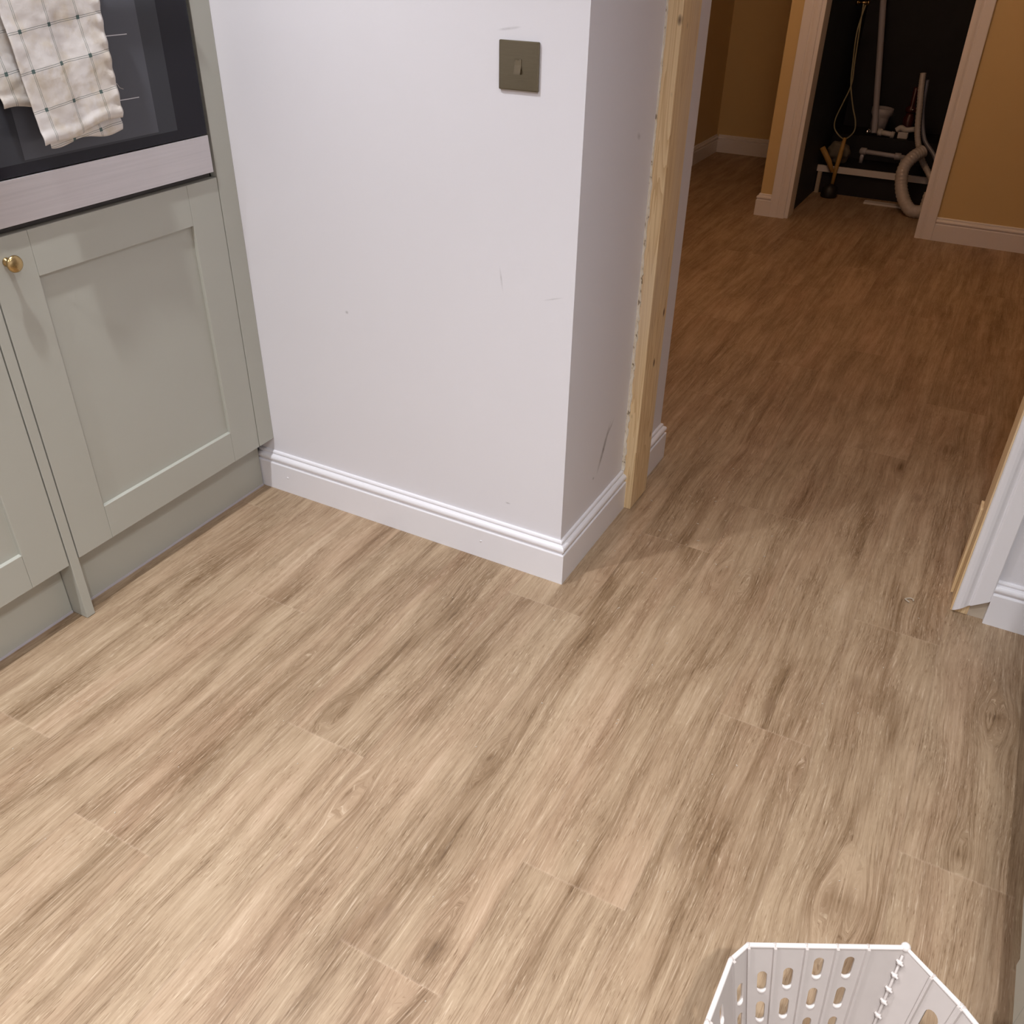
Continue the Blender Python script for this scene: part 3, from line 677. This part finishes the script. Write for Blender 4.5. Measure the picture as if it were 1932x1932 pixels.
def panel(a, b, slots, ribs, nm='panel'):
    A, B = Vector((*a, 0)), Vector((*b, 0)); L = (B-A).length
    cu = bpy.data.curves.new('c', 'CURVE'); cu.dimensions = '2D'; cu.fill_mode = 'BOTH'; cu.extrude = .0019
    def loop(pts):
        s = cu.splines.new('POLY'); s.points.add(len(pts)-1)
        for p, q in zip(s.points, pts): p.co = (q[0], q[1], 0, 1)
        s.use_cyclic_u = True
    n = 10
    loop([(0, -BH*i/n) for i in range(n+1)]+[(L, -BH*(n-i)/n) for i in range(n+1)])
    for (uc, hc, wd, ht) in slots:
        r = wd/2; pts = []
        for k in range(9): pts.append((uc+r*math.cos(PI*k/8), -(hc-ht/2+r)+r*math.sin(PI*k/8)))
        for k in range(9): pts.append((uc-r*math.cos(PI*k/8), -(hc+ht/2-r)-r*math.sin(PI*k/8)))
        loop(pts)
    ob = bpy.data.objects.new('c', cu); C.objects.link(ob)
    dg_ = bpy.context.evaluated_depsgraph_get(); me = bpy.data.meshes.new_from_object(ob.evaluated_get(dg_))
    bpy.data.objects.remove(ob); bpy.data.curves.remove(cu)
    for v in me.vertices:
        v.co = bpnt(a, b, v.co.x, -v.co.y, v.co.z)
    me.materials.clear(); me.materials.append(M['basket'])
    bm = bmesh.new(); bm.from_mesh(me); bmesh.ops.remove_doubles(bm, verts=bm.verts, dist=1e-5)
    # ribs on the inner face with a peg over the rim
    for u in ribs:
        w_ = .0024
        ps = [(u-w_, -.0012), (u+w_, -.0012), (u+w_*.7, -.0065), (u-w_*.7, -.0065)]
        rings = [[bm.verts.new(bpnt(a, b, uu, hh, oo)) for uu, oo in ps] for hh in (-.0015, .06, .14, .2, .27)]
        for p, q in zip(rings, rings[1:]):
            for i in range(4): bm.faces.new((p[i], p[(i+1) % 4], q[(i+1) % 4], q[i]))
        bm.faces.new(rings[0]); bm.faces.new(rings[-1][::-1])
        c = bpnt(a, b, u, -.001, .0)
        bmesh.ops.create_uvsphere(bm, u_segments=10, v_segments=8, radius=.0034, matrix=Matrix.Translation(c))
    nf = len(bm.faces)
    for (uc, hc, wd, ht) in slots:  # bevel lips on the lower slot edges, lit glint painted in as lighter plastic
        r = wd/2-.0002
        tube(bm, [bpnt(a, b, uc-r*math.cos(PI*k/8), hc+ht/2-r+r*math.sin(PI*k/8), -.0012) for k in range(1, 8)], [.0008, .0019, .0024, .0026, .0024, .0019, .0008], 8)
    bm.faces.ensure_lookup_table()
    for f in bm.faces[nf:]: f.material_index = 1
    o = link(nm, bm, [M['basket'], M['rim']], bk_)
    return o
def cols(spec):
    out = []
    for uc, h0 in spec:
        hh = h0
        while hh+.03 < BH-.02: out.append((uc, hh+.016, .0135, .031)); hh += .0462
    return out
SL = {}
nP = len(RIM)
for i in range(nP):
    a, b = RIM[i], RIM[(i+1) % nP]; L = (Vector(a)-Vector(b)).length
    if i == 3:      # back panel with five bays
        panel(a, b, cols([(.0205, .036), (.0555, .030), (.094, .014), (.1335, .012)]), [.001, .0345, .0745, .1135, .1525])
    elif i == 4: panel(a, b, [(.063, .030+.027+.0*j, .020, .048) for j in range(1)]+[(.063, .118, .020, .046), (.063, .178, .020, .046)], [.043, L-.002])
    elif i == 5: panel(a, b, cols([(.035, .02)]), [.002, L-.002])
    elif i == 2: panel(a, b, cols([(.016, .045)]), [.002])
    else:
        k = max(1, int(L/.045)); panel(a, b, cols([(L*(j+.5)/k, .020) for j in range(k)]), [L*j/k+.002 for j in range(k)])
bm = bmesh.new(); tube(bm, [(x, y, ZR+.0005) for x, y in RIM], .0034, 12, closed=True); link('rim', bm, M['rim'], bk_, smooth=True)
bm = bmesh.new()
kb = 1-KT*BH
vsb = [bm.verts.new((CB.x+(x-CB.x)*kb, CB.y+(y-CB.y)*kb, ZR-BH+.001)) for x, y in RIM]
vst = [bm.verts.new((CB.x+(x-CB.x)*kb, CB.y+(y-CB.y)*kb, ZR-BH-.003)) for x, y in RIM]
bm.faces.new(vsb); bm.faces.new(vst[::-1])
for i in range(nP): bm.faces.new((vsb[i], vsb[(i+1) % nP], vst[(i+1) % nP], vst[i]))
link('base', bm, M['basket'], bk_)
bm = bmesh.new(); tube(bm, [(CB.x+(x-CB.x)*kb*.98, CB.y+(y-CB.y)*kb*.98, .011) for x, y in RIM], .011, 10, closed=True); link('foot_ring', bm, M['basket'], bk_, smooth=True)
# hinge line down the corner
hc = RIM[4]
def cor(hh, o=0):
    k = 1-KT*hh; p = Vector((*hc, 0)); q = CB+(p-CB)*k; d = (CB-p).normalized(); return Vector((q.x, q.y, ZR-hh))+d*o
bm = bmesh.new(); bmesh.ops.create_uvsphere(bm, u_segments=14, v_segments=10, radius=.0062, matrix=Matrix.Translation(cor(-.001)))
link('hinge_cap', bm, M['rim'], bk_, smooth=True)
bm = bmesh.new(); tube(bm, [cor(.006, .006), cor(.12, .006), cor(.26, .006)], .0017, 8); link('hinge_pin', bm, M['basket'], bk_, smooth=True)
hh = .014
while hh < .25:
    bm = bmesh.new()
    tube(bm, [cor(hh, .006), cor(hh+.005, .0062)], .0034, 10)
    tube(bm, [cor(hh+.001, .006)+Vector((-.0045, .0005, 0)), cor(hh+.003, .007)+Vector((.0045, -.002, 0))], .0018, 8)
    link('hinge_knuckle', bm, M['rim'], bk_, smooth=True); hh += .0215 if (int(hh*1000) % 2) else .019

# ------------------------------------------------------------------ debris on the floor
bm = bmesh.new()
c0 = Vector((.773, .362, .004))
pts = [c0+Vector((.010*math.cos(a)*(1-.1*a/6), .008*math.sin(a), .002*math.sin(a*2))) for a in [i*.35 for i in range(15)]]
tube(bm, pts, .0017, 6); o = link('wood_shaving', bm, M['tape'], None)
tag(o, 'curled pale wood shaving on the floor near the right door lining', 'wood shaving')
bm = bmesh.new(); rng = random.Random(11)
for i in range(150):
    if i < 70: x, y = rng.gauss(.18, .16), rng.gauss(.42, .28)
    else: x, y = rng.uniform(-.85, .95), rng.uniform(-1.2, .4)
    if x < .03 and y > -.03: continue
    if x > .82 and y > .3: continue
    r = rng.uniform(.0007, .0016); l = rng.uniform(1, 4) if i < 70 else rng.uniform(1, 1.8)
    mtx = Matrix.Translation((x, y, r*.6)) @ Matrix.Rotation(rng.uniform(0, PI), 4, 'Z') @ Matrix.Diagonal((l, 1, .7, 1))
    bmesh.ops.create_icosphere(bm, subdivisions=1, radius=r, matrix=mtx)
o = link('sawdust', bm, M['tape']); o['kind'] = 'stuff'; tag(o, 'scattered pale sawdust crumbs on the floor around the doorway', 'sawdust')

# ------------------------------------------------------------------ closet contents
def V(x, y, z): return Vector((x, y, z))
YS = 4.80
# white waste pipe rising from the soil socket
bm = bmesh.new(); tube(bm, [(-.125, YS, .315), (-.185, YS, .70), (-.240, YS, 1.04), (-.33, YS, 1.75)], .0185, 20)
o = link('waste_pipe', bm, M['pvc']); tag(o, 'tall pale grey waste pipe rising in the dark closet', 'pipe')
bm = bmesh.new(); lathe(bm, [(.050, 0), (.052, .09), (.055, .10), (.066, .115), (.066, .148), (.058, .150), (.057, .118), (.045, .10), (.044, .01)], Matrix.Translation((-.122, YS+.085, .3005)) @ Matrix.Rotation(.05, 4, 'Y'), 36)
o = link('soil_pipe_socket', bm, M['pvc'], None, smooth=True); tag(o, 'short flared grey pipe socket behind the waste pipe in the closet', 'pipe socket')
bm = bmesh.new(); tube(bm, [(-.102, YS-.03, .325), (-.04, YS-.03, .320), (.0, YS-.03, .315)], .016, 14)
tube(bm, [(-.098, YS-.03, .325), (-.075, YS-.03, .323)], .022, 14); tube(bm, [(-.02, YS-.03, .317), (.0, YS-.03, .315)], .020, 14)
o = link('pipe_fitting', bm, M['pvc_white'], None, smooth=True); tag(o, 'white push-fit pipe joint lying beside the foot of the waste pipe', 'pipe fitting')
bm = bmesh.new(); tube(bm, spline([(.005, YS-.03, .345), (.03, YS-.03, .362), (.06, YS-.03, .352), (.11, YS-.03, .36)], 5), .016, 14)
o = link('pipe_fitting', bm, M['pvc_white'], None, smooth=True); tag(o, 'white pipe elbow under the red valve in the closet', 'pipe fitting')
o = bx('pipe_clip', M['pvc_white'], None, .02, .08, YS-.04, YS+.02, .3005, .338, .004); tag(o, 'small white block supporting the pipe elbow in the closet', 'pipe clip')
bm = bmesh.new(); bmesh.ops.create_uvsphere(bm, u_segments=20, v_segments=12, radius=.019, matrix=Matrix.Translation((-.163, YS-.03, .3195)))
o = link('chrome_ball', bm, M['chrome'], None, smooth=True); tag(o, 'shiny chrome ball at the foot of the waste pipe', 'ball')
v_ = thing('valve', 'dull red topped valve at the back of the dark closet', 'valve', (.055, YS+.05, .3005))
bm = bmesh.new(); lathe(bm, [(.030, 0), (.034, .03), (.034, .11), (.024, .125), (.022, .14)], Matrix.Translation((.055, YS+.05, .3005)), 24); link('valve_body', bm, M['redp'], v_, smooth=True)
bm = bmesh.new(); lathe(bm, [(.028, .14), (.034, .15), (.034, .165), (.014, .18), (.014, .28), (.010, .285)], Matrix.Translation((.055, YS+.05, .3005)), 24); link('valve_cap', bm, M['redp'], v_, smooth=True)
bm = bmesh.new(); bmesh.ops.create_uvsphere(bm, u_segments=10, v_segments=8, radius=.006, matrix=Matrix.Translation((.068, YS+.018, .462))); link('valve_stud', bm, M['chrome'], v_, smooth=True)
# brass elbow with hanging cable
YE = 4.62
bm = bmesh.new(); tube(bm, [(-.361, YE, 1.030), (-.285, YE, 1.033)], .008, 14)
tube(bm, [(-.300, YE, 1.032), (-.284, YE, 1.033)], .014, 14); tube(bm, [(-.361, YE, 1.030), (-.345, YE, 1.031)], .013, 14)
o = link('brass_elbow', bm, M['brass'], None, smooth=True); tag(o, 'small brass pipe elbow high in the dark closet, above the hanging cable loop', 'pipe fitting')
YC = 4.60
loop = [V(-.318, YE-.002, 1.0255), V(-.308, 4.60, .882), V(-.298, 4.6, .714), V(-.292, 4.606, .599), V(-.319, 4.6, .493), V(-.344, 4.6, .400), V(-.332, 4.6, .339), V(-.270, 4.6, .293), V(-.221, 4.6, .335), V(-.222, 4.6, .396), V(-.257, 4.6, .483), V(-.292, 4.592, .599), V(-.308, 4.6, .713), V(-.320, 4.60, .881), V(-.306, YE-.002, 1.020)]
bm = bmesh.new(); tube(bm, spline(loop, 8), .0042, 8)
o = link('hanging_cable', bm, M['cablem'], None, smooth=True); tag(o, 'thin olive cable hanging in a long loop inside the closet', 'cable')
# ledge board across the closet
o = bx('fascia_board', M['pvc_white'], None, -.3615, .36, 4.40, 4.418, .128, .165, .002); tag(o, 'white horizontal board spanning the closet just above the floor', 'board')
for x in (-.34, .33):
    o = bx('support_block', M['tape'], None, x-.012, x+.012, 4.40, 4.44, .0005, .1275, .001)
    tag(o, 'pale upright block under the %s end of the white closet board' % ('left' if x < 0 else 'right'), 'block')
# tool leaning on the board
bm = bmesh.new(); tube(bm, [(-.250, 4.375, .028), (-.246, 4.383, .15), (-.240, 4.392, .225), (-.232, 4.398, .335)], [.010, .012, .014, .010], 12)
t_ = thing('hand_tool', 'ochre handled tool with a black base leaning on the closet board', 'tool', (-.245, 4.37, 0))
link('handle', bm, M['yellowp'], t_, smooth=True)
bm = bmesh.new(); tube(bm, [(-.352, 4.385, .27), (-.300, 4.385, .20), (-.262, 4.383, .135)], [.017, .017, .012], 12); link('lever', bm, M['yellowp'], t_, smooth=True)
bm = bmesh.new(); lathe(bm, [(.045, 0), (.050, .01), (.046, .055), (.020, .07), (.016, .075)], Matrix.Translation((-.250, 4.33, .0005)), 24); link('base', bm, M['blackp'], t_, smooth=True)
# crumpled grey sheet behind the tool and pipe along the ledge
bm = bmesh.new(); bmesh.ops.create_icosphere(bm, subdivisions=4, radius=1, matrix=Matrix.Translation((-.27, 4.52, .225)) @ Matrix.Diagonal((.07, .04, .062, 1)))
for v in bm.verts: v.co += (v.co-Vector((-.27, 4.52, .225)))*.35*noise.noise(v.co*28)
for v in bm.verts: v.co.z = max(v.co.z, .166)
o = link('crumpled_bag', bm, paint('grey_bag', (.16, .14, .11), .6, .1), None, smooth=True); tag(o, 'crumpled greyish bag behind the ochre tool in the closet', 'bag')
wallbox('wall_closet_step', -.362, .362, 4.425, 4.72, 0, .165, M['closet'])
bm = bmesh.new(); tube(bm, [(-.16, 4.60, .235), (0, 4.60, .228), (.16, 4.60, .222)], .014, 12)
for x, z in ((-.155, .234), (.05, .226)): tube(bm, [(x, 4.60, z), (x+.035, 4.60, z)], .021, 12)
for x in (-.14, .10): tube(bm, [(x, 4.60, .1655), (x, 4.60, .23)], .012, 10)
o = link('ledge_pipe', bm, M['pvc'], None, smooth=True); tag(o, 'grey horizontal pipe low down behind the white closet board', 'pipe')
# flexible hose coil at the right
bm = bmesh.new()
hp = spline([V(.106, 4.52, .70), V(.115, 4.5, .628), V(.133, 4.48, .533), V(.155, 4.46, .408), V(.183, 4.44, .33), V(.233, 4.37, .257), V(.302, 4.31, .188), V(.335, 4.27, .14)], 18)
tube(bm, hp, [.017+.0014*math.sin(i*2.2) for i in range(len(hp))], 14)
hs_ = thing('flexible_hose', 'cloudy white flexible hose curling down beside the right closet jamb', 'hose', (.22, 4.2, 0))
link('hose_run', bm, M['hosem'], hs_, smooth=True)
bm = bmesh.new()
hp = spline([V(.229, 4.30, .326), V(.185, 4.25, .295), V(.155, 4.21, .237), V(.167, 4.18, .15), V(.210, 4.14, .075), V(.265, 4.11, .034), V(.325, 4.11, .05), V(.335, 4.15, .13)], 18)
tube(bm, hp, [.035+.0016*math.sin(i*1.6) for i in range(len(hp))], 16)
link('hose_coil', bm, M['hosem'], hs_, smooth=True)
bm = bmesh.new(); tube(bm, spline([V(.130, 4.58, .66), V(.150, 4.55, .5), V(.20, 4.50, .36), V(.28, 4.46, .28), V(.335, 4.42, .20)], 12), .012, 10)
link('inner_tube', bm, M['hosein'], hs_, smooth=True)
o = bx('floor_strip', M['pvc_white'], None, -.03, .19, 4.27, 4.33, .0005, .012, .002); tag(o, 'flat white strip lying on the closet floor beside the hose', 'strip')
o.rotation_euler = (0, 0, 0)

# ------------------------------------------------------------------ ceiling downlights
src = None
names = ['over the oven cabinet', 'over the laundry basket', 'at the rear left of the kitchen', 'at the rear right of the kitchen']
for (x, y), nme in zip(DOWN, names):
    t_ = thing('ceiling_downlight', 'round white recessed ceiling downlight '+nme, 'downlight', (x, y, CEIL), 'kitchen ceiling downlights')
    bm = bmesh.new(); lathe(bm, [(.033, -.002), (.033, -.012), (.043, -.010), (.045, -.0005), (.034, 0)], Matrix.Translation((x, y, CEIL)), 32)
    bm.faces.ensure_lookup_table(); link('ring', bm, M['wood_white'], t_, smooth=True)
